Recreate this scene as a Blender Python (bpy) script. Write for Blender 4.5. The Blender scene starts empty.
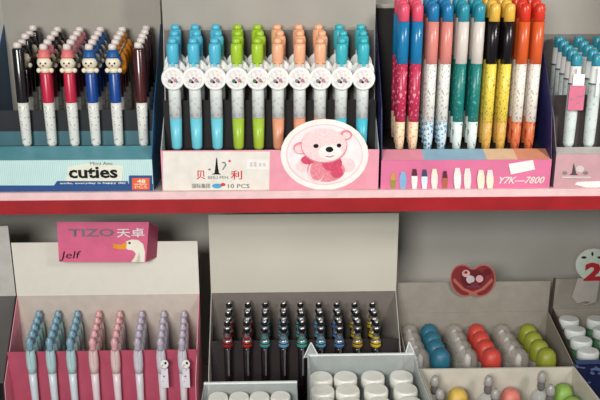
import bpy, bmesh, math, random
from mathutils import Vector, Matrix
random.seed(4)
S = bpy.context.scene
COL = S.collection
# ------------------------------------------------------------------ camera
F = 750.0
PITCH = math.radians(16.0); YAW = math.radians(1.68)
CAM = Vector((0.0, -1.0, 0.277))
cd = bpy.data.cameras.new('camera'); cam = bpy.data.objects.new('camera', cd); COL.objects.link(cam)
cam.location = CAM; cam.rotation_euler = (math.radians(90) - PITCH, 0, -YAW)
cd.sensor_width = 36; cd.lens = 36 * F / 600; cd.clip_start = .01
S.camera = cam
R3 = cam.rotation_euler.to_matrix()

def U(px, py, Y):
    """point of the plane y=Y that the photo shows at pixel px,py"""
    d = R3 @ Vector(((px - 300) / F, (200 - py) / F, -1))
    return CAM + d * ((Y - CAM.y) / d.y)
def UX(px, py, Y): return U(px, py, Y).x
def UZ(px, py, Y): return U(px, py, Y).z

# ------------------------------------------------------------------ materials
def lin(c):
    return tuple(((v / 255) / 12.92 if v / 255 <= .04045 else ((v / 255 + .055) / 1.055) ** 2.4) for v in c)
_M = {}
def mat(name, rgb, rough=.5, var=.06, scale=60, ink=None, inkscale=300, thr=.62, alpha=1, trans=0, coat=0, metal=0, emit=0, stripes=None):
    if name in _M: return _M[name]
    m = bpy.data.materials.new(name); m.use_nodes = True; nt = m.node_tree
    b = nt.nodes['Principled BSDF']; c = lin(rgb)
    tc = nt.nodes.new('ShaderNodeTexCoord')
    nz = nt.nodes.new('ShaderNodeTexNoise'); nz.inputs['Scale'].default_value = scale
    nt.links.new(tc.outputs['Object'], nz.inputs['Vector'])
    rp = nt.nodes.new('ShaderNodeValToRGB')
    rp.color_ramp.elements[0].position = .3; rp.color_ramp.elements[1].position = .7
    rp.color_ramp.elements[0].color = tuple(v * (1 - var) for v in c) + (1,)
    rp.color_ramp.elements[1].color = tuple(min(1, v * (1 + var)) for v in c) + (1,)
    nt.links.new(nz.outputs['Fac'], rp.inputs['Fac'])
    out = rp.outputs['Color']
    def mix(fac, a, colr):
        mx = nt.nodes.new('ShaderNodeMix'); mx.data_type = 'RGBA'
        nt.links.new(fac, mx.inputs['Factor']); nt.links.new(a, mx.inputs['A']); mx.inputs['B'].default_value = lin(colr) + (1,)
        return mx.outputs['Result']
    if ink:
        n2 = nt.nodes.new('ShaderNodeTexNoise'); n2.inputs['Scale'].default_value = inkscale; n2.inputs['Detail'].default_value = 1
        nt.links.new(tc.outputs['Object'], n2.inputs['Vector'])
        g = nt.nodes.new('ShaderNodeMath'); g.operation = 'GREATER_THAN'; g.inputs[1].default_value = thr
        nt.links.new(n2.outputs['Fac'], g.inputs[0]); out = mix(g.outputs[0], out, ink)
    if stripes:
        w = nt.nodes.new('ShaderNodeTexWave'); w.bands_direction = 'X'; w.inputs['Scale'].default_value = stripes[1]
        nt.links.new(tc.outputs['Object'], w.inputs['Vector'])
        out = mix(w.outputs['Fac'], out, stripes[0])
    nt.links.new(out, b.inputs['Base Color'])
    b.inputs['Roughness'].default_value = rough; b.inputs['Metallic'].default_value = metal
    b.inputs['Alpha'].default_value = alpha; b.inputs['Transmission Weight'].default_value = trans
    b.inputs['Coat Weight'].default_value = coat
    if trans: b.inputs['IOR'].default_value = 1.2
    _M[name] = m; return m

WHITE = mat('white plastic', (232, 234, 230), .3, ink=None)
CARD = mat('grey white card', (190, 187, 180), .8)
CARDW = mat('white card', (222, 218, 206), .8, var=.02)
CARDD = mat('dim card', (150, 143, 132), .8)
DARK = mat('dark shade lining', (34, 30, 30), .8)  # near-black that paints the shade inside the cartons
BLACK = mat('black plastic', (18, 17, 20), .2, coat=.5)
STEEL = mat('chrome', (170, 170, 174), .3, metal=.9)
REDRAIL = mat('red shelf edge', (156, 24, 30), .35, coat=.3, var=.12, scale=25)
PINKRAIL = mat('pink white rail', (232, 196, 196), .5)
PANEL = mat('grey back panel', (176, 173, 165), .8, var=.05, scale=8)
SHELF = mat('white shelf board', (200, 196, 190), .6)
CLEAR = mat('clear plastic', (235, 240, 240), .15, alpha=.16)
FROST = mat('frosted plastic', (222, 230, 228), .3, alpha=.34)

# ------------------------------------------------------------------ mesh builder
class MB:
    def __init__(s): s.bm = bmesh.new(); s.mats = []
    def mi(s, m):
        if m not in s.mats: s.mats.append(m)
        return s.mats.index(m)
    def box(s, x0, x1, y0, y1, z0, z1, m):
        v = [s.bm.verts.new((x, y, z)) for x in (x0, x1) for y in (y0, y1) for z in (z0, z1)]
        for f in ((0, 1, 3, 2), (4, 6, 7, 5), (0, 4, 5, 1), (2, 3, 7, 6), (0, 2, 6, 4), (1, 5, 7, 3)):
            s.bm.faces.new([v[i] for i in f]).material_index = s.mi(m)
        return s
    def prism(s, pts, off, m):
        """closed solid: polygon (list of xyz) pushed along vector off"""
        off = Vector(off)
        a = [s.bm.verts.new(p) for p in pts]; b = [s.bm.verts.new(Vector(p) + off) for p in pts]
        i = s.mi(m); n = len(pts)
        s.bm.faces.new(a).material_index = i; s.bm.faces.new(b[::-1]).material_index = i
        for k in range(n): s.bm.faces.new((a[k], b[k], b[(k + 1) % n], a[(k + 1) % n])).material_index = i
        return s
    def lathe(s, prof, m, n=14, c=(0, 0, 0), axis='z', flute=0, nf=8):
        """prof: list of (r,z) or (r,z,material for the band above)"""
        rings = []; cur = m
        for p in prof:
            r, z = p[0], p[1]; ring = []
            for k in range(n):
                a = 2 * math.pi * k / n
                rr = r * (1 + flute * math.cos(nf * a))
                x, y, w = rr * math.cos(a), rr * math.sin(a), z
                if axis == 'y': x, y, w = x, z, y
                elif axis == 'x': x, y, w = z, x, y
                ring.append(s.bm.verts.new((c[0] + x, c[1] + y, c[2] + w)))
            rings.append(ring)
        for j in range(len(rings) - 1):
            if len(prof[j]) > 2: cur = prof[j][2]
            i = s.mi(cur)
            for k in range(n):
                f = s.bm.faces.new((rings[j][k], rings[j][(k + 1) % n], rings[j + 1][(k + 1) % n], rings[j + 1][k])); f.material_index = i; f.smooth = True
        f = s.bm.faces.new(rings[0][::-1]); f.material_index = s.mi(prof[0][2] if len(prof[0]) > 2 else m)
        f = s.bm.faces.new(rings[-1]); f.material_index = s.mi(cur)
        return s
    def ball(s, r, c, m, sc=(1, 1, 1), seg=12):
        t = bmesh.ops.create_uvsphere(s.bm, u_segments=seg, v_segments=8, radius=r)
        i = s.mi(m); vs = t['verts']
        for v in vs: v.co = Vector((v.co.x * sc[0] + c[0], v.co.y * sc[1] + c[1], v.co.z * sc[2] + c[2]))
        for f in {f for v in vs for f in v.link_faces}: f.material_index = i; f.smooth = True
        return s
    def mesh(s, name):
        bmesh.ops.recalc_face_normals(s.bm, faces=s.bm.faces)
        me = bpy.data.meshes.new(name); s.bm.to_mesh(me); s.bm.free()
        for m in s.mats: me.materials.append(m)
        return me
    def build(s, name, parent=None, loc=(0, 0, 0)):
        o = bpy.data.objects.new(name, s.mesh(name)); COL.objects.link(o); o.location = loc
        if parent:
            o.parent = parent
        return o

def tag(o, label, cat, group=None, kind=None):
    if label: o['label'] = label
    if cat: o['category'] = cat
    if group: o['group'] = group
    if kind: o['kind'] = kind
    return o
def empty(name, loc, label, cat, group=None):
    o = bpy.data.objects.new(name, None); COL.objects.link(o); o.location = loc; o.empty_display_size = .01
    return tag(o, label, cat, group)
def put(me, name, parent, loc=(0, 0, 0)):
    o = bpy.data.objects.new(name, me); COL.objects.link(o); o.parent = parent; o.location = loc; return o
def copy_tree(o, parent=None):
    c = o.copy(); COL.objects.link(c)
    if parent: c.parent = parent
    for ch in list(o.children): copy_tree(ch, c)
    return c
def structure(o): o['kind'] = 'structure'; return o

def text(name, body, px0, px1, pyt, pyb, Y, m, parent, shear=0, thick=.0004, bold=0, space=1):
    cu = bpy.data.curves.new(name, 'FONT'); cu.body = body; cu.size = 1; cu.shear = shear; cu.offset = bold; cu.space_character = space; cu.resolution_u = 2
    t = bpy.data.objects.new(name, cu); COL.objects.link(t)
    bpy.context.view_layer.update()
    me = bpy.data.meshes.new_from_object(t.evaluated_get(bpy.context.evaluated_depsgraph_get()))
    bpy.data.objects.remove(t)
    xs = [v.co.x for v in me.vertices]; ys = [v.co.y for v in me.vertices]
    a, b = U(px0, pyb, Y), U(px1, pyt, Y); og = origin(parent)
    for v in me.vertices:
        u = (v.co.x - xmin(xs)) / (xmax(xs) - xmin(xs))
        w = (v.co.y - xmin(ys)) / (xmax(ys) - xmin(ys))
        v.co = Vector((a.x + (b.x - a.x) * u, Y, a.z + (b.z - a.z) * w)) - og
    me.materials.clear(); me.materials.append(m)
    o = bpy.data.objects.new(name, me); COL.objects.link(o); o.parent = parent
    return o
_mm = {}
def xmin(l):
    k = id(l)
    if k not in _mm or _mm[k][0] is not l: _mm[k] = (l, min(l), max(l))
    return _mm[k][1]
def xmax(l): xmin(l); return _mm[id(l)][2]

def origin(o):
    v = Vector((0, 0, 0))
    while o: v += o.location; o = o.parent
    return v
def ell(cx, cy, rx, ry, Y, n=28, rot=0):
    P = []
    for k in range(n):
        a = -2 * math.pi * k / n; x = rx * math.cos(a); y = ry * math.sin(a)
        P.append(U(cx + x * math.cos(rot) - y * math.sin(rot), cy + x * math.sin(rot) + y * math.cos(rot), Y))
    return P
def poly(pts, Y): return [U(x, y, Y) for x, y in pts]
def art(name, parent, Y, shapes, step=.00025, thick=.0003):
    """flat printed picture: layered thin shapes. shape=(points at plane Y as fn, material)"""
    mb = MB(); o0 = origin(parent)
    for i, (pf, m) in enumerate(shapes):
        yy = Y - i * step
        P = ell(pf[1], pf[2], pf[3], pf[4], yy, rot=pf[5] if len(pf) > 5 else 0) if pf[0] == 'e' else poly(pf[1], yy)
        mb.prism([p - o0 for p in P], (0, thick, 0), m)
    return mb.build(name, parent)

# ================================================================== setting
ZS = UZ(290, 191, 0)         # top of the upper shelf
ZR = UZ(290, 197.5, 0); ZRB = UZ(290, 211, 0)
XL, XR = -.62, .62
b = MB().box(XL, XR, .003, .26, ZRB, ZS, SHELF).build('trim_1'); structure(b)
b = MB().box(XL, XR, -.004, .003, ZR, ZS + .0012, PINKRAIL).build('trim_2'); structure(b)
b = MB().box(XL, XR, -.006, .003, ZRB, ZR, REDRAIL).build('trim_3'); structure(b)
b = MB().box(XL, XR, .26, .27, -.62, .62, PANEL).build('wall_back'); structure(b)
ZL = -.40
b = MB().box(XL, XR, -.19, .26, ZL - .02, ZL, SHELF).build('trim_4'); structure(b)
b = MB().box(XL - .01, XL, -.19, .26, -.62, .62, PANEL).build('wall_left'); structure(b)
b = MB().box(XR, XR + .01, -.19, .26, -.62, .62, PANEL).build('wall_right'); structure(b)
b = MB().box(XL, XR, -.19, .26, .50, .52, SHELF).build('ceiling'); structure(b)

T = .0012
def carton(label, X0, X1, Yf, Yb, Z0, Zf, Ys, Zs, Zt, Zside, Ztop, mf, ms, ml, mi=DARK, ledge=None, group=None, ysf=None, lidin=.0, mlin=None, div=None, name='display_box'):
    """open counter carton: front, sloped ledge, stepped tray, sides, raised lid behind.
       Yf/Yb front/back, Z0 floor, Zf top of the front, (Ys,Zs) where ledge meets tray, Zt tray height at the back"""
    o = empty(name, ((X0 + X1) / 2, Yf, Z0), label, 'box', group)
    L = Vector(o.location)
    def B(nm, mb): return mb.build(nm, o)
    def bx(nm, x0, x1, y0, y1, z0, z1, m): return B(nm, MB().box(x0 - L.x, x1 - L.x, y0 - L.y, y1 - L.y, z0 - L.z, z1 - L.z, m))
    bx('front_panel', X0, X1, Yf, Yf + T, Z0, Zf, mf)
    if ledge is not None:
        mb = MB(); n = len(ledge)
        for k, (f0, f1, m) in enumerate(ledge):
            xa, xb = X0 + (X1 - X0) * f0, X0 + (X1 - X0) * f1
            mb.prism([Vector((xa, Yf + T, Zf)) - L, Vector((xb, Yf + T, Zf)) - L, Vector((xb, Ys, Zs)) - L, Vector((xa, Ys, Zs)) - L], (0, 0, -T), m)
        B('ledge', mb)
    Dz = Vector((0, 0, -.006))
    B('tray', MB().prism([Vector((X0 + T, Ys, Zs)) - L + Dz, Vector((X1 - T, Ys, Zs)) - L + Dz, Vector((X1 - T, Yb - T, Zt)) - L + Dz, Vector((X0 + T, Yb - T, Zt)) - L + Dz], (0, 0, -T), mi))
    if div:
        y, zt_, dm = div; f = (y - Ys) / (Yb - Ys)
        bx('added_sheet', X0 + T, X1 - T, y, y + .0008, Zs + (Zt - Zs) * f - .006, zt_, dm)  # added sheet behind the front row; the dark ones stand in for shade
    ysf = ysf if ysf is not None else Ys
    for x in (X0, X1 - T):
        B('side_panel', MB().prism([Vector((x, Yf + T, Z0)) - L, Vector((x, Yf + T, Zf)) - L, Vector((x, ysf, Zf + (Zside - Zf) * .35)) - L, Vector((x, Yb, Zside)) - L, Vector((x, Yb, Z0)) - L], (T, 0, 0), ms))
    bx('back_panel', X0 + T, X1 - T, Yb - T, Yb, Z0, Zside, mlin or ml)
    bx('lid', X0 + lidin, X1 - lidin, Yb, Yb + T, Zside, Ztop, ml)
    return o
ROW = ['front', 'second', 'third', 'fourth', 'fifth']
ORD = ['leftmost', 'second from left', 'third from left', 'fourth from left', 'fifth from left', 'sixth from left', 'seventh from left', 'eighth from left', 'ninth from left', 'rightmost']
def colword(i, n): return 'rightmost' if i == n - 1 else ORD[i]

# ================================================================== carton 1 : striped blue carton, doll pens
m_div1 = mat('rear row shade', (26, 30, 36), .7)  # dark sheet colour standing in for shade on the rear pens
TEAL = mat('teal card', (96, 160, 172), .5)
STRIPE = mat('blue white stripes', (206, 228, 222), .5, stripes=((170, 212, 212), 120))
NAVY = mat('navy print', (24, 74, 132), .45)
BLUECARD = mat('blue card', (22, 84, 128), .5)
ORANGE = mat('orange print', (230, 96, 48), .5)
CREAM = mat('cream', (236, 226, 200), .4)
LIDG = mat('grey lid', (160, 155, 146), .8, var=.08, scale=14)
Yf, Yb = .006, .150
X0 = UX(-16, 190, Yf); X1 = UX(153.5, 190, Yf)
Zf = UZ(80, 160, Yf); Ys = .045; Zs = UZ(80, 146, Ys)
zr = lambda r: None
ztb = UZ(38, 25, .125) - (UZ(17, 42, .05) - UZ(17, 145, .05))
c1 = carton('pale blue striped pen carton with navy strip and orange badge, far left of upper shelf', X0, X1, Yf, Yb, ZS, Zf, Ys, Zs, ztb + .004, UZ(60, 24, Yb), UZ(60, -40, Yb), STRIPE, BLUECARD, LIDG, mi=mat('shade darkened teal', (40, 78, 86), .6), ledge=[(0, 1, TEAL)], div=(.0609, UZ(80, 110, .061), m_div1), name='pen_display_box', group='pen cartons on the upper shelf')  # tray teal is darkened to paint in the shade under the pens
MB().box(X0 + T - c1.location.x, X1 - T - c1.location.x, .0604 - Yf, .0608 - Yf, Zs - .002 - ZS, UZ(80, 131, .0605) - ZS, mat('shaded teal', (58, 104, 114), .6)).build('shaded_strip', c1)  # added strip in a shaded copy of the teal, for the fade into shade
Z = Yf - .0004
art('navy_strip', c1, Z, [(('p', [(-14, 193), (153, 192), (153, 184), (128, 183.6), (128, 181.2), (57, 181), (54, 185.5), (-14, 185.5)]), NAVY)])
art('title_patch', c1, Z, [(('p', [(66, 181), (122, 181), (123, 166), (90, 163), (68, 167)]), mat('pale cream patch', (226, 226, 208), .6))])
text('title_lettering', 'cuties', 69, 117, 166.5, 178.5, Z - .0006, BLACK, c1, bold=.03)
text('small_lettering', 'Mimi Ami', 90, 112, 161.8, 165.2, Z - .0006, mat('grey print', (120, 124, 120), .6), c1)
text('strip_lettering', 'smile, everyday is happy day', 60, 126, 181.9, 184.6, Z - .0008, WHITE, c1, bold=.02)
bd = art('price_badge', c1, Z - .0008, [(('p', [(129, 192), (152, 192), (152, 175.5), (129, 175.5)]), NAVY), (('p', [(132, 189.5), (149.5, 189.5), (149.5, 178), (132, 178)]), ORANGE), (('p', [(134, 184.5), (147, 184.5), (147, 183.9), (134, 183.9)]), CREAM)])
text('badge_lettering', '48', 137, 145.5, 179.3, 183.3, Z - .0022, CREAM, bd, bold=.03)
text('badge_lettering', 'PCS', 135, 147, 185.6, 188.4, Z - .0022, CREAM, bd)

def doll_pen(kind):
    """kind: plain black / red / blue / brown, with or without the little doll head"""
    colr, head, hat = {'black': (BLACK, 0, None), 'red': (mat('crimson plastic', (190, 34, 66), .3), 1, mat('salmon hat', (226, 120, 116), .4)),
                       'blackhat': (BLACK, 1, BLACK), 'blue': (mat('royal blue plastic', (16, 66, 140), .3), 1, mat('blue hat', (24, 88, 150), .4)),
                       'brown': (mat('brown plastic', (72, 20, 24), .25, coat=.5), 0, None),
                       'orange': (mat('brown plastic', (72, 20, 24), .25), 2, mat('orange topper', (224, 140, 40), .4)),
                       'rose': (mat('dark rose plastic', (96, 18, 34), .3), 1, mat('rose hat', (216, 130, 140), .4))}[kind]
    o = empty('ballpoint_pen', (0, 0, 0), None, 'pen')
    prt = mat('white printed barrel', (228, 228, 220), .3, ink=(140, 134, 144), inkscale=380, thr=.66)
    MB().lathe([(.0050, 0), (.0066, .004), (.0076, .05), (.0076, .060)], prt, 16).build('barrel', o)
    MB().lathe([(.0079, .0602), (.0079, .062), (.0079, .098 if head else .130), (.0070, .100 if head else .132)], colr, 16).build('sleeve', o)
    if head:
        mb = MB(); mb.lathe([(.006, .100), (.006, .106)], CREAM, 12)
        mb.ball(.0108 if head == 1 else .0080, (0 if head == 1 else .0085, -.001 if head == 1 else -.002, .1135 if head == 1 else .106), CREAM if head == 1 else hat, (1, .85, .85) if head == 1 else (.8, .7, 1.9))
        if head == 1: mb.ball(.0112, (0, .0012, .1150), BLACK if kind in ('red', 'rose', 'blackhat') else hat, (1.02, .85, .86))
        if head == 1:
            for sx in (-1, 1): mb.ball(.0013, (sx * .0034, -.0098, .1130), BLACK, seg=8)
            mb.ball(.0012, (0, -.0102, .1100), mat('crimson plastic', (190, 34, 66), .3), seg=8)
            mb.ball(.0035, (-.0085, -.002, .103), CREAM, seg=8); mb.ball(.0035, (.0085, -.002, .103), CREAM, seg=8)
        h = mb.build('topper_head', o)
        if head == 1: MB().lathe([(.0098, .1195), (.0094, .122), (.0078, .125), (.0074, .130)], hat, 14, c=(0, .0005, 0)).build('hat', h)
        else: MB().ball(.0070, (0, -.001, .1255), hat, (1, 1, .8)).build('hat', h)
    z = .1322 if not head else .130
    MB().lathe([(.0055, z), (.0058, z + .004), (.0048, z + .007), (.0030, z + .0078)], mat('push button', (226, 214, 208), .3), 12).build('push_button', o)
    return o
PL = .140
cols1 = [(17, 'black', ['black', 'blackhat', 'black', 'blackhat', 'black']), (43, '', ['red', 'rose', 'blackhat', 'blackhat', 'blackhat']), (66.5, '', ['red', 'rose', 'rose', 'rose', 'rose']),
         (88.5, '', ['blue'] * 5), (112, '', ['blue', 'orange', 'orange', 'orange', 'orange']), (138, '', ['brown'] * 5)]
desc1 = {'black': 'black and white pen with plain top', 'blackhat': 'black pen with doll head in black hat', 'red': 'crimson pen with doll head in salmon hat', 'rose': 'rose pen with pink hatted doll head',
         'blue': 'blue pen with doll head in blue hat', 'orange': 'brown pen with orange topper', 'brown': 'glossy brown pen with plain pale top'}
protos = {}
def place(proto, loc, s, label, group, rz=0):
    o = copy_tree(proto); o.location = loc; o.scale = s; o.rotation_euler.z = rz
    o['label'] = label
    if group: o['group'] = group
    return o
def wipe(o):
    for c in list(o.children): wipe(c)
    bpy.data.objects.remove(o)
for ci, (px, _, kinds) in enumerate(cols1):
    for r, k in enumerate(kinds):
        if k not in protos: protos[k] = doll_pen(k)
        Y = .052 + r * .0185
        ztop0 = UZ(px, 42, .052); zbot0 = UZ(px, 146, .052)
        L = ztop0 - zbot0; zt = ztop0 + (UZ(38, 25, .126) - UZ(17, 42, .052)) * r / 4
        X = UX(px, 42, .052) + (.0006 if r % 2 else 0)
        zb = zt - L + (.0015 if r else 0)
        place(protos[k], (X, Y, zb), (1, 1, (zt - zb) / PL), f'{desc1[k]}, {ROW[r]} row, {colword(ci, 6)}, striped blue carton', 'doll topped pens in the striped blue carton')
for k in protos: wipe(protos[k])

# ================================================================== carton 2 : pale pink carton with bear disc
PINK = mat('soft pink card', (226, 150, 166), .55)
LABELW = mat('off white label', (226, 220, 210), .6)
Yf, Yb = .006, .085
X0 = UX(162.5, 190, Yf); X1 = UX(378, 190, Yf)
Zf = UZ(270, 150, Yf)
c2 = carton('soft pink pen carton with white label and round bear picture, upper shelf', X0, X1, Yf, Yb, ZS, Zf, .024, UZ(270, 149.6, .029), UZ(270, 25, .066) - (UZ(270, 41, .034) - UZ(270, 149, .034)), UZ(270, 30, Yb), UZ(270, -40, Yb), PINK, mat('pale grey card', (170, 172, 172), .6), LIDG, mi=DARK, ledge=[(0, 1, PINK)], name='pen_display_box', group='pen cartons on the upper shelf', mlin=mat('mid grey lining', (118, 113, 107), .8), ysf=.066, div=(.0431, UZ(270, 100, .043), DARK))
Z = Yf - .0004
lc = art('label_card', c2, Z, [(('p', [(163, 192.5), (269, 192.5), (270, 151.5), (163, 151.5)]), LABELW)])
RED = mat('red print', (206, 52, 48), .5); GREY = mat('grey print', (120, 124, 120), .6)
text('red_lettering', '贝', 196.5, 205, 170.5, 179.5, Z - .0006, RED, lc, bold=.012)
text('red_lettering', '利', 231, 242, 170.5, 179.5, Z - .0006, RED, lc, bold=.012)
art('tower_emblem', lc, Z - .0004, [(('p', [(211.5, 174.5), (221, 174.5), (219, 173), (217.8, 166), (217.2, 158), (216.3, 158), (215.4, 166), (214.6, 173)]), BLACK),
                                (('e', 209.5, 169.5, 1.2, 1), GREY), (('e', 229.5, 161, 1.2, 1.2), RED),
                                (('p', [(222, 170), (223, 170), (226.5, 165), (225, 162), (222, 162), (222, 163), (224.5, 163.4), (225, 165)]), GREY)])
text('small_lettering', 'BEILI PEN', 208, 228, 176, 179, Z - .0006, GREY, lc)
text('small_lettering', '国际集团', 192, 210, 183.5, 188.3, Z - .0006, GREY, lc, bold=.01)
art('small_emblem', lc, Z - .0004, [(('e', 217, 186, 5, 2.4), mat('sky print', (70, 160, 200), .5)), (('e', 223, 184.6, 2.5, 1.6), RED)])
text('small_lettering', '10 PCS', 228, 249.5, 183.8, 188.3, Z - .0006, GREY, lc, bold=.01)
art('price_sticker', lc, Z - .0005, [(('p', [(246, 169), (268, 169.5), (268.6, 160), (247, 159.5)]), mat('sticker white', (236, 230, 226), .5))])
art('faint_marks', lc, Z - .0010, [(('p', [(x, 166.5), (x + 2.4, 166.5), (x + 2.4, 162 + (x % 2)), (x, 162 + (x % 2))]), mat('pale grey print', (206, 196, 194), .6)) for x in (250, 254, 259, 263)], step=.00002)
# bear disc (stands up above the front edge)
DW = mat('disc white', (240, 232, 226), .4); DP = mat('disc ring pink', (228, 190, 194), .5); BG = mat('disc inside', (238, 226, 226), .5)
disc = art('picture_disc', c2, Z, [(('e', 324.5, 154.5, 44, 35.5), DW), (('e', 324.5, 154.5, 38.5, 30.5), DP), (('e', 324.5, 154.5, 37.5, 29.5), BG)])
P1 = mat('plush pale', (240, 206, 206), .9, var=.12, scale=300); P2 = mat('plush pink', (222, 134, 146), .9, var=.15, scale=300); P3 = mat('plush rose', (206, 74, 104), .9, var=.2, scale=300)
art('bear_picture', disc, Z - .0009, [
    (('e', 303, 166, 7, 6), P1), (('e', 347, 165, 8, 7), P1),
    (('e', 326, 170, 19, 12), P2), (('e', 316, 172, 8, 10.5), P1), (('e', 317, 171, 7, 9.5), P2), (('e', 332, 163, 10, 8), P3), (('e', 308, 160, 7, 4.5), P3), (('e', 337, 172, 6, 6), P3),
    (('e', 301, 148, 7.5, 6), P2), (('e', 300, 149, 5.5, 4.3), P1), (('e', 346, 135, 6, 5), P2), (('e', 346.5, 135.5, 4, 3.4), P1),
    (('e', 324, 146, 23, 17.5), P2), (('e', 324, 145.2, 22.4, 16.8), P1), (('e', 330, 152.5, 11.5, 7.5), DW),
    (('e', 316, 146, 2.6, 2.1), BLACK), (('e', 339, 145.5, 2.2, 2), BLACK), (('e', 329.5, 149.5, 3.8, 2.8), BLACK), (('p', [(326, 156.6), (330, 157.6), (334, 156), (334, 155.3), (330, 156.6), (326, 155.8)]), P3)], step=.00016)

def charm_pen(nm, rgb, lite):
    cp = mat(nm + ' plastic', rgb, .3); tip = mat(nm + ' lower', lite, .35)
    bar = mat('white barrel grey print', (226, 230, 226), .3, ink=(200, 206, 206), inkscale=200, thr=.6)
    o = empty('ballpoint_pen', (0, 0, 0), None, 'pen')
    MB().lathe([(.0052, 0), (.0072, .003), (.0084, .044)], tip, 18).build('lower_barrel', o)
    MB().lathe([(.0084, .0442), (.0084, .090), (.0072, .108), (.0070, .117)], bar, 18).build('barrel', o)
    MB().lathe([(.0066, .1172), (.0078, .119), (.0082, .140), (.0072, .1440)], cp, 18).build('cap', o)
    MB().lathe([(.0056, .1441), (.0060, .146), (.0058, .149), (.0040, .151)], cp, 14).build('push_button', o)
    mb = MB(); mb.lathe([(.0142, 0), (.0156, -.001), (.0156, -.003), (.0142, -.004)], WHITE, 28, c=(0, -.0085, .0985), axis='y')
    d = mb.build('charm_disc', o)
    mb = MB(); mb.lathe([(.0118, 0), (.0118, -.0006)], mat('charm face', (214, 206, 204), .4, ink=(232, 226, 222), inkscale=220, thr=.5), 24, c=(0, -.0126, .0985), axis='y')
    rn = random.Random(nm)
    acc = mat(nm + ' charm accent', tuple(int(v * .55 + 60) for v in rgb), .5)
    for (dx, dz, rx, m) in ((-.004, -.003, .0026, GREY if nm != 'lime' else mat('deep green print', (40, 110, 60), .5)), (-.0015, -.0045, .0018, BLACK), (.0035, -.0022, .0026, mat('rose dot', (190, 120, 140), .5)), (.0055, -.004, .0018, acc), (0, .001, .0014, GREY)):
        mb.lathe([(rx, 0), (rx, -.0005)], m, 10, c=(dx, -.0133, .0985 + dz), axis='y')
    mb.build('charm_print', d)
    MB().box(-.0022, .0022, -.0100, -.0066, .1035, .1185, cp).build('clip', o)
    return o
kinds = {'sky': charm_pen('sky', (84, 186, 214), (112, 204, 220)), 'lime': charm_pen('lime', (164, 200, 50), (164, 196, 60)), 'peach': charm_pen('peach', (238, 178, 140), (228, 158, 124)), 'aqua': charm_pen('aqua', (62, 178, 190), (80, 190, 208))}
colx = [(174.5, 'sky'), (195, 'sky'), (216, 'sky'), (237.5, 'lime'), (258, 'lime'), (278, 'peach'), (299.5, 'peach'), (320, 'peach'), (341, 'aqua'), (362.5, 'aqua')]
dsc = {'sky': 'sky blue and white pen with round charm', 'lime': 'lime green and white pen with round charm', 'peach': 'peach and white pen with round charm', 'aqua': 'aqua and white pen with round charm'}
for ci, (px, k) in enumerate(colx):
    zt0, zb0 = UZ(px, 38, .034), UZ(px, 149, .034); L = (zt0 - zb0)
    for r in range(3):
        Y = .034 + r * .0185
        zt = zt0 + (UZ(px, 25, .071) - UZ(px, 38, .034)) * r / 2
        place(kinds[k], (UX(px, 90, .034) + [0, .0030, -.0008][r] * (1 if ci % 3 else .3), Y, zt - L + (.001 if r else 0)), (1, 1, L / .151), f'{dsc[k]}, {ROW[r]} row, {colword(ci, 10)}, bear carton', 'charm pens in the bear picture carton')
for k in kinds: wipe(kinds[k])

# ================================================================== carton 3 : hot pink carton with fat printed pens
HPINK = mat('hot pink card', (214, 112, 150), .5, var=.08, scale=20)
Yf, Yb = .004, .115
X0 = UX(380.5, 190, Yf); X1 = UX(549, 190, Yf)
Zf = UZ(460, 160, Yf); Ys = .030; Zs = UZ(460, 149, Ys)
INDIGO = mat('indigo card', (34, 34, 84), .5, var=.2, scale=30)
c3 = carton('hot pink pen carton with small pen pictures and tilted white sticker, upper shelf', X0, X1, Yf, Yb, ZS, Zf, Ys, Zs, Zs + .02, UZ(460, 8, Yb), UZ(460, 4, Yb), HPINK, INDIGO, LIDG, ledge=[(0, .25, mat('ledge pink', (222, 140, 160), .5)), (.25, .62, mat('ledge steel', (136, 170, 190), .5)), (.62, .8, mat('ledge tan', (214, 182, 150), .5)), (.8, 1, mat('ledge orange', (206, 140, 110), .5))], name='pen_display_box', group='pen cartons on the upper shelf', mlin=DARK, ysf=.02)
Z = Yf - .0004
art('violet_strip', c3, Z, [(('p', [(381, 193), (549, 192), (549, 188.6), (381, 189.4)]), mat('violet print', (170, 110, 170), .5))])
def minipen(x, c1_, c2_, w=3.2, top=170):
    return [(('p', [(x - w * .6, 190.5), (x + w * .6, 190.5), (x + w, 182), (x + w, top + 6), (x - w, top + 6), (x - w, 182)]), c1_), (('p', [(x - w, top + 7), (x + w, top + 7), (x + w * .6, top), (x - w * .6, top)]), c2_)]
OL = mat('olive print', (150, 140, 60), .5); SKY = mat('steel blue print', (130, 170, 206), .5); PW = mat('pinkish white print', (240, 220, 214), .5); DB = mat('maroon print', (90, 30, 50), .5)
sh = []
for x, a, bb, w, tp in ((393, OL, mat('tan print', (200, 150, 80), .5), 2.6, 173), (403, SKY, SKY, 3.6, 172), (414.5, WHITE, DB, 3, 169), (424.5, mat('bluish white print', (214, 226, 240), .5), mat('navy grey print', (60, 64, 100), .5), 3, 169.5), (434.5, PW, CREAM, 3.2, 169), (445, mat('brick print', (176, 96, 70), .5), DB, 2.6, 171), (457.5, WHITE, PW, 3.6, 168), (467.5, PW, PW, 3.6, 168.5), (481, CREAM, CREAM, 3.6, 170), (490, CREAM, PW, 3.6, 170)):
    sh += minipen(x, a, bb, w, tp)
art('pen_pictures', c3, Z - .0004, sh, step=.00006)
text('code_lettering', 'Y7K—7800', 499, 545, 176.5, 183.8, Z - .0006, PW, c3, shear=.35, bold=.02)
sk = art('white_sticker', c3, Z - .0006, [(('p', [(511, 174.5), (535, 169.5), (533, 160), (508.5, 164)]), mat('sticker white', (236, 230, 226), .5))])
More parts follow.
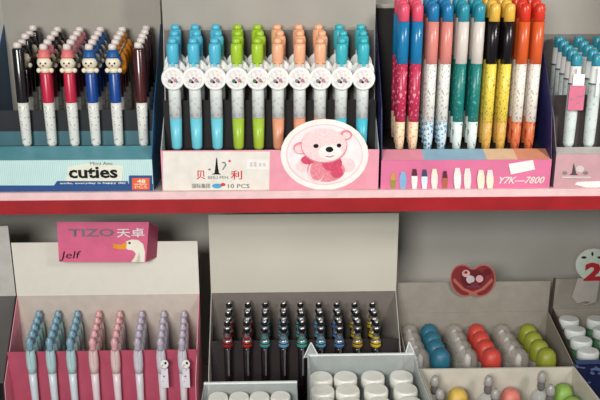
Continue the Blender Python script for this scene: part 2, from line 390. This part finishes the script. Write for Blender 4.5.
def fat_pen(nm, tip, up, mid, low):
    o = empty('felt_tip_pen', (0, 0, 0), None, 'pen')
    MB().lathe([(.0066, 0), (.0078, .012), (.0082, .030)], low, 18).build('lower_barrel', o)
    MB().lathe([(.0084, .0302), (.0086, .060), (.0088, .0925)], mid, 18).build('barrel', o)
    MB().lathe([(.0092, .0927), (.0094, .115), (.0092, .1365)], up, 18).build('cap', o)
    MB().lathe([(.0086, .1367), (.0086, .150), (.0074, .154), (.0030, .1555)], tip, 18).build('end_plug', o)
    return o
m_ = mat
fats = [
 ('raspberry felt pen with blue cap', m_('rose plug', (226, 84, 110), .3), m_('cyan blue cap', (24, 118, 168), .25), m_('raspberry floral', (186, 44, 80), .35, ink=(226, 150, 160), inkscale=260, thr=.62), m_('cream floral', (236, 216, 176), .35, ink=(222, 150, 140), inkscale=300, thr=.6)),
 ('white speckled felt pen with salmon cap', m_('blue plug', (30, 118, 168), .3), m_('salmon cap', (214, 132, 122), .3), m_('white speckled', (226, 226, 216), .35, ink=(170, 160, 176), inkscale=330, thr=.62), m_('blue white print', (206, 220, 226), .35, ink=(80, 140, 170), inkscale=260, thr=.55)),
 ('teal felt pen with pale cap', m_('teal blue plug', (40, 140, 160), .3), m_('pale cap', (210, 200, 192), .3), m_('teal print', (20, 118, 112), .35, ink=(90, 160, 145), inkscale=300, thr=.64), m_('white green base', (224, 234, 228), .35, ink=(60, 110, 110), inkscale=200, thr=.66)),
 ('yellow felt pen with black cap', m_('mustard plug', (222, 176, 70), .3), m_('black cap', (20, 14, 18), .25), m_('yellow print', (232, 206, 80), .35, ink=(150, 120, 60), inkscale=380, thr=.62), m_('gold base', (216, 172, 84), .35, ink=(190, 130, 70), inkscale=380, thr=.6)),
 ('white felt pen with orange cap', m_('red orange plug', (212, 54, 34), .3), m_('orange cap', (208, 88, 40), .3), m_('white inked', (230, 222, 210), .35, ink=(170, 160, 156), inkscale=330, thr=.63), m_('orange base', (214, 116, 70), .35, ink=(176, 60, 44), inkscale=200, thr=.6))]
fp = [fat_pen(*f) for f in fats]
fx = [(405.7, 399.4), (420, 412.5), (435, 428), (449, 441.7), (464, 457.5), (479, 473), (494, 487.5), (508.5, 502), (524, 517), (538.5, 530.6)]
for ci, (xt, xb) in enumerate(fx):
    Y0 = .040
    zt, zb = UZ(xt, 4, Y0), UZ(xb, 149, Y0); L = zt - zb
    for r in range(3):
        Y = Y0 + r * .0205
        k = ci // 2
        place(fp[k], (UX(xb + (xt - xb) * .3, 90, Y0) + (.001 if r % 2 else 0), Y, zb + .0045 * r + .0012), (.86, .86, L / .1555), f'{fats[k][0]}, {ROW[r]} row, {colword(ci, 10)} in hot pink carton', 'felt tip pens in the hot pink carton')
for p in fp: wipe(p)

# ================================================================== carton 4 : dusty pink carton at right edge
DUST = mat('dusty pink card', (196, 152, 158), .55)
Yf, Yb = .006, .135
X0 = UX(553, 190, Yf); X1 = X0 + .215
Zf = UZ(575, 154, Yf); Ys = .034; Zs = UZ(575, 147, Ys)
c4 = carton('dusty pink pen carton cut off by the right edge, upper shelf', X0, X1, Yf, Yb, ZS, Zf, Ys, Zs, UZ(577, 37, .115) - (UZ(577, 56, .042) - UZ(577, 148, .042)), UZ(575, 34, Yb), UZ(575, -40, Yb), DUST, mat('mauve grey card', (110, 92, 100), .6), LIDG, ledge=[(0, 1, mat('pale rim', (200, 196, 190), .6))], mi=DARK, name='pen_display_box', group='pen cartons on the upper shelf', mlin=mat('mid grey lining', (118, 113, 107), .8), div=(.0528, UZ(575, 95, .053), mat('dim row shade', (70, 62, 60), .8)))  # dim sheet across the carton paints the shade between the pens
Z = Yf - .0004
art('tower_emblem', c4, Z, [(('p', [(569.5, 175), (578, 175), (576, 173), (574.6, 166), (573.8, 163), (573, 166), (572, 173)]), mat('dark grey print', (70, 64, 66), .6)), (('e', 580, 169, 4, 3.4), mat('pale grey print', (206, 196, 194), .6)), (('e', 565, 173, 2.4, 1.8), GREY), (('e', 586, 173, 2.4, 1.8), GREY), (('p', [(562, 178.2), (591, 178.2), (591, 176.6), (562, 176.6)]), mat('pale grey print', (206, 196, 194), .6))])
art('white_swoosh', c4, Z, [(('p', [(575, 184.5), (590, 188.5), (640, 189), (640, 180), (590, 181.5), (577, 182)]), DW)])
def teal_pen(charm):
    o = empty('ballpoint_pen', (0, 0, 0), None, 'pen')
    MB().lathe([(.0050, 0), (.0076, .006), (.0082, .040), (.0082, .084), (.0084, .0842, mat('dark ring', (60, 76, 80), .4)), (.0084, .0862, WHITE), (.0080, .0865), (.0076, .108)], mat('pale grey green barrel', (214, 224, 220), .3, ink=(170, 190, 196), inkscale=260, thr=.66), 18).build('barrel', o)
    MB().lathe([(.0070, .1082), (.0074, .110), (.0074, .120), (.0064, .123)], m_('teal cap', (48, 140, 160), .3), 16).build('push_button', o)
    MB().box(-.0020, .0020, -.0105, -.0080, .070, .106, WHITE).build('clip', o)
    if charm:
        mb = MB().box(-.011, .011, -.0135, -.0109, .052, .084, m_('pink picture tag', (206, 112, 136), .4, ink=(170, 110, 150), inkscale=160, thr=.62))
        t = mb.build('picture_tag', o)
        MB().box(-.0075, .0085, -.0140, -.0109, .0842, .099, DW).build('tag_head', t)
    return o
tp, tc_ = teal_pen(False), teal_pen(True)
for ci, (px, pb) in enumerate(((576.5, 568), (597, 589), (617, 609))):
    for r in range(5):
        Y0 = .044; Y = Y0 + r * .0180
        zt0, zb0 = UZ(px, 55, Y0), UZ(pb, 148, Y0); L = zt0 - zb0
        zt = zt0 + (UZ(577, 37, .116) - UZ(577, 55, .044)) * r / 4
        X = UX((px * .65 + pb * .35), 90, Y0)
        place(tc_ if (ci == 0 and r == 0) else tp, (X, Y, zt - L + .001), (1, 1, L / .123), f'grey white pen with teal button{" and pink tag" if ci == 0 and r == 0 else ""}, {ROW[r]} row, {ORD[ci]}, dusty carton', 'teal button pens in the dusty pink carton')
wipe(tp); wipe(tc_)

# ================================================================== lower shelf
# ---- left neighbour carton
X1 = UX(17, 296, .116) - .0015
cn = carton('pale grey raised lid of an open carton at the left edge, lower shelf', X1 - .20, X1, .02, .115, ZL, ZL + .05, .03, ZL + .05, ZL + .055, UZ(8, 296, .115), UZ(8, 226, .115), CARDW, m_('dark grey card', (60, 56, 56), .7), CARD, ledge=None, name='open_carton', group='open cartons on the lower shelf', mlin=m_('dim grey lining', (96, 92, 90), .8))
# ---- pink carton with goose
ROSE = m_('rose lining', (176, 74, 98), .6); ROSEP = m_('pale rose card', (222, 140, 156), .6)
Yf, Yb = .018, .116
X0 = UX(17, 296, Yb); X1 = UX(199.5, 296, Yb)
Zp0 = UZ(90, 340, .040); PLn = .15
Zt = Zp0 - PLn
Zsd = UZ(100, 295, Yb)
c5 = carton('pink lined carton with tall white lid and pink goose header, lower shelf', X0, X1, Yf, Yb, ZL, Zt + .03, .025, Zt + .03, Zt + .035, Zsd, UZ(100, 242, Yb), ROSEP, ROSEP, CARDW, mi=ROSE, ledge=[(0, 1, ROSE)], div=(.0475, UZ(100, 350, .05), ROSE), name='pen_display_box', group='open cartons on the lower shelf', mlin=m_('rose white lining', (196, 183, 172), .7))
# header: folded pink flap standing in front of the lid
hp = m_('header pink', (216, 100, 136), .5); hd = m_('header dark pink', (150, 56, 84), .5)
YH = Yb - .022
mb = MB(); L5 = Vector(c5.location)
pf = poly([(59, 262), (146, 262), (149, 222.5), (57, 222.5)], YH)
pb_ = [Vector((p.x, Yb - .0005, p.z)) for p in pf]
mb.prism([p - L5 for p in pf], (0, .0012, 0), hp)
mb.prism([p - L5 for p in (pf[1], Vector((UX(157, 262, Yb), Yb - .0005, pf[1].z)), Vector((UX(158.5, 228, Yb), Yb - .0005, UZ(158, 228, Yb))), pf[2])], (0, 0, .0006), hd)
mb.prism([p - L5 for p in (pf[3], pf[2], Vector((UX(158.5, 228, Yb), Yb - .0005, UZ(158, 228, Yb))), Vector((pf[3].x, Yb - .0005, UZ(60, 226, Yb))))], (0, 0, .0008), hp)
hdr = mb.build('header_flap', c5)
hdr_loc = hdr
class _P: pass
def art_on(name, parent, base, Y, shapes, **k):
    o = art(name, base, Y, shapes, **k); o.parent = parent; return o
Z = YH - .0004
t = text('grey_lettering', 'TIZO', 69, 114, 228.5, 237, Z, m_('grey lilac print', (128, 108, 124), .5), c5, bold=.025); t.parent = hdr
t = text('white_lettering', '天卓', 117, 144, 228, 237.5, Z, WHITE, c5, bold=.01); t.parent = hdr
t = text('black_lettering', 'Jelf', 60, 81, 251, 261, Z, BLACK, c5, shear=.2); t.parent = hdr
GW = m_('goose white', (236, 230, 214), .6)
art_on('goose_picture', hdr, c5, Z, [(('p', [(131, 262), (144.5, 262), (145, 252), (143, 244), (138, 240), (132, 239.5), (126, 241.5), (124.5, 246), (127, 249.5), (133, 250.5), (136, 254), (134, 258)]), GW),
    (('p', [(126, 249), (127, 242), (121, 244.5), (112, 244), (113.5, 246), (112.5, 248), (120, 249.5)]), m_('beak orange', (236, 150, 40), .5)), (('e', 129.5, 243, 1.3, 1.1), BLACK), (('p', [(136, 262), (140, 262), (140, 256), (139, 252), (138, 256)]), m_('goose shade', (206, 196, 176), .6))])

def slim_pen(nm, top, body, low, tagged=False):
    o = empty('ballpoint_pen', (0, 0, 0), None, 'pen')
    MB().lathe([(.0040, 0), (.0056, .004), (.0064, .060), (.0070, .092)], low, 16).build('barrel', o)
    MB().lathe([(.0072, .0922), (.0084, .105), (.0086, .118), (.0070, .130)], body, 16).build('grip', o)
    MB().lathe([(.0048, .1302), (.0054, .133), (.0054, .138), (.0062, .1395), (.0062, .1450), (.0040, .147), (.0040, .1495), (.0030, .150)], top, 14).build('push_button', o)
    MB().box(-.0016, .0016, -.0097, -.0076, .104, .132, body).build('clip', o)
    if tagged:
        mb = MB().lathe([(.0070, 0), (.0070, -.002)], WHITE, 14, c=(.0075, -.0112, .112), axis='y'); mb.ball(.0022, (.0095, -.0137, .114), BLACK); mb.ball(.0016, (.004, -.0137, .110), m_('gold dot', (200, 160, 60), .4))
        mb.box(.001, .013, -.013, -.011, .072, .104, m_('pale spotted tag', (220, 214, 222), .4, ink=(90, 60, 90), inkscale=160, thr=.66)); mb.build('charm', o)
    return o
sp = {'aqua': slim_pen('aqua', m_('aqua button', (122, 160, 178), .3), m_('aqua grip', (176, 206, 208), .3, alpha=1), m_('aqua white barrel', (204, 214, 220), .3)),
      'pink': slim_pen('pink', m_('pink button', (214, 160, 164), .3), m_('pink grip', (220, 192, 190), .3), m_('pink white barrel', (222, 206, 210), .3)),
      'lilac': slim_pen('lilac', m_('lilac button', (178, 168, 184), .3), m_('lilac grip', (206, 200, 210), .3), m_('lilac white barrel', (214, 208, 214), .3)),
      'lilac2': slim_pen('lilac2', m_('lilac button', (178, 168, 184), .3), m_('lilac grip', (206, 200, 210), .3), m_('lilac white barrel', (214, 208, 214), .3), True)}
px5 = [(28, 'aqua'), (48, 'aqua'), (68.5, 'aqua'), (91, 'pink'), (114, 'pink'), (137, 'lilac'), (160, 'lilac2'), (181.5, 'lilac2')]
d5 = {'aqua': 'pale pen with aqua button and grip', 'pink': 'pale pen with pink button and grip', 'lilac': 'silvery pen with lilac button', 'lilac2': 'silvery pen with lilac button and small charm'}
for ci, (px, k) in enumerate(px5):
    for r in range(5):
        Y = .040 + r * .0155 + (.0015 if r else 0)
        zt = UZ(px, 338, .040) + (UZ(px, 311.5, .102) - UZ(px, 338, .040)) * r / 4
        kk = 'lilac' if (k == 'lilac2' and r) else k
        place(sp[kk], (UX(px + (1.0 if px < 100 else 0), 340, .040) - .0009 * r, Y, zt - PLn), (.86, .86, 1), f'{d5[kk]}, {ROW[r]} row, {colword(ci, 8)}, pink lined carton', 'slim pens in the pink lined carton')
for k in sp: wipe(sp[k])

# ---- carton with black pens
Yf, Yb = .020, .125
X0 = UX(211, 292, Yb); X1 = UX(396, 292, Yb)
LIDL = m_('warm grey lid', (196, 192, 178), .8, var=.04, scale=8)
c6 = carton('plain grey carton with tall blank lid holding black pens, lower shelf', X0, X1, Yf, Yb, ZL, UZ(300, 400, Yf) - .01, .03, UZ(300, 400, .03) - .012, UZ(300, 400, .03) - .010, UZ(300, 292, Yb), UZ(300, 214, Yb), CARD, m_('grey side card', (176, 172, 164), .7), LIDL, mi=DARK, ledge=[(0, 1, DARK)], name='pen_display_box', group='open cartons on the lower shelf', mlin=m_('shaded card', (116, 108, 101), .8), ysf=.04, div=(.0722, UZ(300, 340, .0722), m_('plum row shade', (50, 40, 42), .6)))  # plum-dark sheet stands in for shade low between the pencils
def black_pen(rgb):
    nm = 'band %d %d %d' % rgb
    band = m_(nm, rgb, .3)
    o = empty('mechanical_pencil', (0, 0, 0), None, 'pencil')
    MB().lathe([(.0036, 0), (.0054, .006), (.0062, .095), (.0062, .100)], m_('glossy dark barrel', (30, 20, 26), .25, coat=.5), 14).build('barrel', o)
    MB().lathe([(.0068, .1002, BLACK), (.0078, .102, band), (.0082, .107, BLACK), (.0076, .1085, band), (.0072, .111, STEEL), (.0060, .114)], band, 16).build('collar_band', o)
    MB().lathe([(.0048, .1132), (.0052, .118, STEEL), (.0040, .124, BLACK), (.0058, .1285), (.0058, .132, STEEL), (.0038, .136)], band, 12).build('neck', o)
    MB().lathe([(.0046, .1362), (.0050, .140), (.0036, .1425, STEEL), (.0034, .145)], BLACK, 12).build('push_button', o)
    c = MB().box(-.0001, .0030, -.0100, -.0063, .090, .099, STEEL); c.box(.0001, .0026, -.0098, -.0060, .055, .0899, STEEL); c.build('clip', o)
    return o
bands = [(140, 30, 30), (156, 44, 30), (70, 140, 140), (100, 150, 180), (70, 150, 140), (90, 150, 180), (80, 116, 160), (176, 146, 50), (206, 180, 50)]
bn = ['red', 'orange red', 'teal', 'sky blue', 'sea green', 'light blue', 'cornflower blue', 'yellow', 'pale yellow']
bx6 = [227, 246.5, 264.5, 283.5, 302, 321, 339.5, 358, 376.5]
for ci, px in enumerate(bx6):
    pr = black_pen(bands[ci])
    for r in range(3):
        Y = .062 + r * .0225
        zt = UZ(px, 320, .062) + (UZ(px, 301.5, .107) - UZ(px, 320, .062)) * r / 2
        X = UX(px, 320, .062) + (-.0006 if px > 300 else .0002) * r
        place(pr, (X, Y, zt - .145), (1.05, 1.05, 1), f'black mechanical pencil with {bn[ci]} collar, {ROW[r]} row, {colword(ci, 9)}, grey carton', 'black pencils in the plain grey carton')
    wipe(pr)

# ---- bottles
def capped_bottle(capm, r=.0155, h=.10, body=None, lab=None, name='glue_bottle'):
    o = empty(name, (0, 0, 0), None, 'bottle')
    MB().lathe([(r * .88, 0), (r * .95, .003), (r * .95, h * .80), (r * .6, h * .86)], body or FROST, 20).build('body', o)
    MB().lathe([(r * .9, h * .862), (r, h * .87), (r, h * .975), (r * .93, h * .995), (r * .9, h)], capm, 24, flute=.0).build('cap', o)
    return o
CAPW = m_('white cap', (242, 241, 232), .4)
# clear tray with white caps (big)
def clear_tray(label, X0, X1, Yf, Yb, Zfl, Zrim, peak=None, hgt=None):
    o = empty('clear_plastic_box', ((X0 + X1) / 2, Yf, Zfl), label, 'box', 'clear boxes of white capped bottles'); L = Vector(o.location)
    t = .0014
    MB().box(X0 - L.x, X1 - L.x, 0, Yb - Yf, 0, t, CLEAR).build('base', o)
    MB().box(X0 - L.x, X1 - L.x, 0, t, t, Zrim - Zfl - .004, CLEAR).build('front_panel', o)
    MB().box(X0 - L.x, X1 - L.x, Yb - Yf - t, Yb - Yf, t, Zrim - Zfl, FROST).build('back_panel', o)
    MB().box(X0 - L.x, X1 - L.x, Yb - Yf - t - .001, Yb - Yf + .001, Zrim - Zfl, Zrim - Zfl + .0022, m_('bright plastic edge', (236, 242, 240), .2)).build('rim', o)
    for x in (X0 - L.x, X1 - L.x - t):
        pk = [(x, t, t), (x, Yb - Yf - t, t), (x, Yb - Yf - t, Zrim - Zfl + (peak or 0))]
        if peak: pk += [(x, Yb - Yf - .030, Zrim - Zfl - .004)]
        pk += [(x, t, Zrim - Zfl - .004)]
        w = MB().prism(pk, (t, 0, 0), FROST).build('side_panel', o)
        if peak:
            a = Vector((x, Yb - Yf - t, Zrim - Zfl + peak)); 
            MB().prism([Vector((x - .0002, Yb - Yf - t, Zrim - Zfl + peak)), Vector((x - .0002, Yb - Yf - .030, Zrim - Zfl - .004)), Vector((x - .0002, t, Zrim - Zfl - .004)), Vector((x - .0002, t, Zrim - Zfl - .0058)), Vector((x - .0002, Yb - Yf - .031, Zrim - Zfl - .006)), Vector((x - .0002, Yb - Yf - t, Zrim - Zfl + peak - .003))], (t + .0004, 0, 0), _M['bright plastic edge']).build('edge', w)
    return o
Yb = .014; Yf = -.125
X0 = UX(307.5, 360, Yb); X1 = UX(414.5, 360, Yb)
zc = UZ(345, 376, -.012)
cbx = clear_tray('large clear box of white capped bottles with pointed side flaps, front of lower shelf', X0, X1, Yf, Yb, ZL, UZ(350, 355, Yb), peak=.004)
og = origin(cbx)
for tri in ([(303.5, 358), (311, 342), (319, 357)], [(404.5, 357), (409, 341), (416.5, 358)]):
    P = poly(tri, Yb + .0012); fl = MB().prism([p - og for p in P], (0, .001, 0), FROST).build('corner_flap', cbx)
    e = MB(); wv = Vector((.0014, 0, 0))
    for a, b_ in ((P[0], P[1]), (P[2], P[1])): e.prism([a - og - wv * .5, a - og + wv * .5, b_ - og + wv * .5, b_ - og - wv * .5], (0, -.0008, 0), _M['bright plastic edge'])
    e.build('edge', fl)
pr = capped_bottle(CAPW, r=.0175, h=zc - ZL - .0016)
for ci, px in enumerate((318.5, 345.5, 373, 401.5)):
    for r in range(3):
        Y = -.012 - r * .037
        if ci == 0: X = UX(319.5, 376, -.012) + .0022
        else: X = UX(px, 376, -.012)
        place(pr, (X, Y, ZL + .0016), (.99, .99, 1), f'white capped bottle, {["back", "second", "third"][r]} row, {["leftmost", "second from left", "third from left", "rightmost"][ci]}, large clear box', 'white capped bottles in the large clear box')
wipe(pr)
# small clear tray, 4 caps
Yb = -.040; Yf = -.128
X0 = UX(204, 384, Yb); X1 = UX(297, 384, Yb)
clear_tray('small clear box of white capped bottles in front of the black pencils, lower shelf', X0, X1, Yf, Yb, ZL, UZ(250, 383, Yb))
zc = UZ(250, 396, -.060)
pr = capped_bottle(CAPW, r=.0142, h=zc - ZL - .0016)
for ci, px in enumerate((218, 239, 259.5, 280.5)):
    for r in range(2):
        place(pr, (UX(px, 394, -.060), -.060 - r * .032, ZL + .0016), (1, 1, 1), f'white capped bottle, {["back", "front"][r]} row, {["leftmost", "second from left", "third from left", "rightmost"][ci]}, small clear box', 'white capped bottles in the small clear box')
wipe(pr)

# ---- glitter bottle carton (behind, right)
Yf, Yb = .022, .150
X0 = UX(397, 300, Yb); X1 = UX(549, 300, Yb)
c7 = carton('grey brown open carton of domed bottles with heart sign, right of lower shelf', X0, X1, Yf, Yb, ZL, ZL + .10, .03, ZL + .022, ZL + .024, UZ(470, 312, Yb), UZ(470, 282, Yb), CARDD, CARDD, CARDD, mi=CARDD, name='bottle_display_box', group='open cartons on the lower shelf')
def dome_bottle(nm, rgb, alpha=1, cap2=None):
    cm = m_(nm + ' dome', rgb, .45, alpha=alpha)
    o = empty('dome_cap_bottle', (0, 0, 0), None, 'bottle')
    MB().lathe([(.0120, 0), (.0130, .003), (.0130, .070), (.0110, .074)], m_('milky body', (208, 206, 198), .3, alpha=.55), 18).build('body', o)
    MB().lathe([(.0135, .0742), (.0150, .077), (.0153, .088), (.0135, .098), (.0085, .1045), (.0030, .106)], cm, 24, flute=.045, nf=8).build('dome_cap', o)
    if alpha < 1: MB().lathe([(.0050, .0745), (.0050, .092), (.0020, .0975)], m_('inner spout', (226, 226, 220), .4), 12).build('spout', o)
    else: MB().ball(.0020, (0, -.0105, .0985), m_('dark hole', (40, 50, 60), .6)).build('hole', o)
    return o
cb = [(420, 'clear', (196, 190, 180), .3), (441, 'teal blue', (40, 108, 132), 1), (468, 'clear', (196, 190, 180), .3), (492, 'red', (206, 70, 58), 1), (519, 'clear', (196, 190, 180), .3), (547, 'lime', (148, 156, 50), 1)]
for ci, (px, nm, rgb, al) in enumerate(cb):
    pr = dome_bottle(nm, rgb, al)
    for r in range(4):
        Y = .046 + r * .028
        zt = UZ(px, 349, .046) + (UZ(px - 13, 325, .130) - UZ(px, 349, .046)) * r / 3
        X = UX(px, 352, .046)
        if r: X -= .002
        h = zt - (ZL + .0245)
        place(pr, (X, Y, ZL + .0245), (1, 1, h / .106), f'bottle with {nm} dome cap, {ROW[r]} row, {["leftmost", "second", "third", "fourth", "fifth", "rightmost"][ci]} column, grey brown carton', 'dome capped bottles in the grey brown carton')
    wipe(pr)
# heart sign on the lid edge
YH = Yb - .006
def heartpts(cx, cy, s, rot, n=26):
    P = []
    for k in range(n):
        t_ = -2 * math.pi * k / n
        x = 16 * math.sin(t_) ** 3; y = -(13 * math.cos(t_) - 5 * math.cos(2 * t_) - 2 * math.cos(3 * t_) - math.cos(4 * t_))
        P.append((cx + s * (x * math.cos(rot) - y * math.sin(rot)), cy + s * (x * math.sin(rot) + y * math.cos(rot))))
    return P
hs = empty('heart_sign', U(473, 290, YH), 'dark red double heart sign standing on the carton rim', 'sign')
HR = m_('heart red', (122, 36, 38), .5); HE = m_('heart edge', (172, 96, 88), .5); HD = m_('heart dark', (92, 22, 30), .5)
# stem holding it on the rim
MB().box(-.008, .008, .0002, .0048, -.001, .010, HD).build('clip', hs)
art('heart_board', hs, YH, [(('e', 464, 280.5, 13.2, 16.5, -.35), HE), (('e', 482, 280.5, 13.2, 16.5, .35), HE), (('e', 464, 280.5, 12, 15.2, -.35), HR), (('e', 482, 280.5, 12, 15.2, .35), HR),
    (('p', [(453, 281), (462, 290), (476, 295.5), (478, 294), (464, 288), (454, 278)]), HE), (('p', [(493, 281), (484, 290), (470, 295.5), (468, 294), (482, 288), (492, 278)]), HE), (('e', 473, 278.5, 12, 9), HD)])
art('printed_flowers', hs, YH - .0036, [(('e', 466, 273.5, 4, 3.6), m_('pale rose print', (206, 160, 162), .5)), (('e', 470.5, 279.5, 4.2, 4), m_('pale grey print2', (190, 180, 184), .5)), (('e', 479.5, 278.8, 3.8, 3.6), m_('pale rose print', (206, 160, 162), .5)), (('e', 488, 272, 3, 3), HD), (('e', 474.5, 284, 4.5, 2), HR), (('e', 466, 272.5, 1.6, 1.4), HR), (('p', [(467, 287.5), (480, 287.5), (480, 285.8), (467, 285.8)]), m_('plum print', (110, 60, 84), .5))])

# ---- front white tray
Yf, Yb = -.130, -.006
X0 = UX(419, 372, Yb); X1 = UX(573.5, 372, Yb)
zt_ = UZ(500, 367.5, Yb)
tw = empty('white_card_tray', ((X0 + X1) / 2, Yf, ZL), 'white card tray of small bottles, front right of lower shelf', 'box', 'open cartons on the lower shelf')
L = Vector(tw.location); TW = .003; WT = m_('ivory card', (208, 202, 188), .7)
MB().box(X0 - L.x, X1 - L.x, 0, Yb - Yf, 0, TW, WT).build('base', tw)
MB().box(X0 - L.x, X1 - L.x, Yb - Yf - TW, Yb - Yf, TW, zt_ - ZL, WT).build('back_panel', tw)
MB().box(X0 - L.x, X1 - L.x, 0, TW, TW, (zt_ - ZL) * .8, WT).build('front_panel', tw)
for x in (X0 - L.x, X1 - L.x - TW): MB().box(x, x + TW, TW, Yb - Yf - TW, TW, zt_ - ZL, WT).build('side_panel', tw)
def spout_bottle():
    o = empty('clear_spout_bottle', (0, 0, 0), None, 'bottle')
    MB().lathe([(.0118, 0), (.0125, .003), (.0125, .074), (.006, .082)], FROST, 18).build('body', o)
    MB().lathe([(.0040, .0822), (.0056, .086), (.0050, .092, m_('smoky neck', (120, 116, 116), .2)), (.0050, .093), (.0066, .0940, m_('silver grey glass', (168, 166, 162), .15, coat=.6)), (.0056, .101), (.0026, .105)], m_('smoky neck', (120, 116, 116), .2), 14).build('cap', o)
    return o
sb = spout_bottle()
for ci, (px, py) in enumerate(((434.5, 376), (488, 376), (541, 372))):
    for r in range(2):
        Y = -.034 - r * .036
        z = UZ(px, py, -.034); place(sb, (UX(px, 385, -.034), Y, ZL + .0034), (1.02, 1.02, (z - ZL - .0031) / .105), f'clear bottle with silver grey spout, {["back", "second"][r]} row, {["leftmost", "middle", "right"][ci]} column, white card tray', 'spout bottles in the white card tray')
wipe(sb)
for ci, (px, nm, rgb) in enumerate(((458, 'soft yellow', (226, 190, 90)), (511, 'coral pink', (228, 132, 118)), (563, 'leaf green', (146, 186, 84)))):
    pr = dome_bottle(nm, rgb)
    for r in range(2):
        Y = -.036 - r * .036; z = UZ(px, 389 if ci < 2 else 385, -.036)
        place(pr, (UX(px, 392, -.036), Y, ZL + .0031), (.98, .98, (z - ZL - .0031) / .106), f'bottle with {nm} dome cap, {["back", "second"][r]} row, white card tray', 'dome capped bottles in the white card tray')
    wipe(pr)

# ---- right carton
Yf, Yb = .022, .150
X0 = UX(553.5, 300, Yb); X1 = X0 + .17
c8 = carton('ivory grey open carton of flat white capped bottles, right edge of lower shelf', X0, X1, Yf, Yb, ZL, ZL + .085, .03, ZL + .022, ZL + .024, UZ(575, 308, Yb), UZ(575, 279, Yb), CARDD, m_('gap shade', (70, 58, 48), .7), CARDD, mi=CARDD, name='bottle_display_box', group='open cartons on the lower shelf')  # side panels coloured dark for the shaded gap beside them
MB().box(X0 - .0032 - c8.location.x, X0 - .0004 - c8.location.x, Yb - .002 - Yf, Yb + .001 - Yf, UZ(549, 312, Yb) - ZL, UZ(549, 278, Yb) - ZL, m_('gap shade', (70, 58, 48), .7)).build('gap_shade_strip', c8)  # added dark strip painting the shaded gap between the two cartons
pr = capped_bottle(m_('cool white cap', (222, 226, 222), .4), r=.0180, h=.10, body=m_('green tint body', (96, 150, 110), .3, alpha=.6))
for ci, px in enumerate((588, 618)):
    for r in range(4):
        Y = .046 + r * .028
        zt = UZ(px, 350, .046) + (UZ(px, 318, .130) - UZ(px, 350, .046)) * r / 3
        h = zt - ZL - .0245
        place(pr, (UX(px, 352, .046), Y, ZL + .0245), (.95, .75, h / .10), f'flat white capped green bottle, {ROW[r]} row, {["left", "right"][ci]} column, carton at the right edge', 'white capped bottles at the right edge')
wipe(pr)
# round price sign
YH = .115
rs = empty('round_price_sign', U(588, 300, YH), 'round white price sign with a big red 2, right edge of lower shelf', 'sign')
SG = m_('sign grey white', (186, 184, 176), .5)
art('sign_disc', rs, YH, [(('e', 594, 265, 18.5, 16.5), SG), (('e', 594, 265, 17, 15), m_('sign mint', (178, 190, 176), .5))])
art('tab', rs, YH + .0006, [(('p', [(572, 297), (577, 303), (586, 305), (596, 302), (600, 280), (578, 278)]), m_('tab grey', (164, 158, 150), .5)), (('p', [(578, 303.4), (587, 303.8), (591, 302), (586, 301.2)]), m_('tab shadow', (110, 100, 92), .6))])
text('price_digit', '2', 583.5, 603, 262.5, 281, YH - .0012, m_('deep red print', (160, 20, 28), .5), rs, bold=.05)
text('price_digit', '元', 605, 614, 266, 279, YH - .0012, _M['deep red print'], rs, bold=.02)
art('dark_marks', rs, YH - .0008, [(('e', 584, 257.5, 2.6, 1.2), BLACK), (('e', 592.5, 254, 1.1, 2), BLACK), (('e', 600, 257.5, 2.6, 1.2), BLACK)])
# sign foot resting on the bottles' carton edge
# ---- dark blue box at lower right
YD = -.02
p0 = U(581, 366, YD)
x0, x1 = UX(577, 372, -.004), UX(577, 372, -.004) + .11
nb = empty('navy_box', ((x0 + x1) / 2, -.130, ZL), 'dark navy glossy box at the right edge beside the white card tray', 'box')
L = Vector(nb.location); zt = UZ(590, 362, -.03)
NV = m_('dark navy card', (20, 28, 66), .3, ink=(90, 110, 150), inkscale=60, thr=.68)
MB().prism([Vector((x0, -.130, ZL)) - L, Vector((x0, .012, ZL)) - L, Vector((x0, .012, UZ(590, 361, .012))) - L, Vector((x0, -.130, UZ(590, 400, -.05))) - L], (x1 - x0, 0, 0), NV).build('carton_body', nb)
MB().prism([Vector((x0 + .002, .004, UZ(590, 361, .012) - .001)) - L, Vector((x0 + .002, .0118, UZ(590, 361, .012))) - L, Vector((x0 + .002, .0118, UZ(590, 361, .012) + .002)) - L], (x1 - x0 - .004, 0, 0), m_('navy edge', (60, 74, 110), .3)).build('tuck_flap', nb)

# ================================================================== light
def area(name, loc, tgt, size, power, rgb=(1, 1, 1), spread=180):
    l = bpy.data.lights.new(name, 'AREA'); l.shape = 'RECTANGLE'; l.size = size[0]; l.size_y = size[1]; l.energy = power; l.color = rgb
    o = bpy.data.objects.new(name, l); COL.objects.link(o); o.location = loc
    d = Vector(tgt) - Vector(loc); o.rotation_euler = d.to_track_quat('-Z', 'Y').to_euler(); l.spread = math.radians(spread); return o
area('window_light', (-.45, -1.6, .55), (-.15, .05, -.05), (.6, .4), 14.0, (1, .98, .94), 140)
area('side_light', (1.0, -1.0, .7), (.34, .05, .17), (.22, .3), 1.2, (1, .97, .92), 50)
w = bpy.data.worlds.new('world'); S.world = w; w.use_nodes = True
w.node_tree.nodes['Background'].inputs['Color'].default_value = (.9, .95, 1, 1)
w.node_tree.nodes['Background'].inputs['Strength'].default_value = .24
S.view_settings.view_transform = 'Standard'

for o in S.objects:
    if o.get('label') and len(o['label'].replace(',', '').split()) > 16: print('LONG', o['label'])
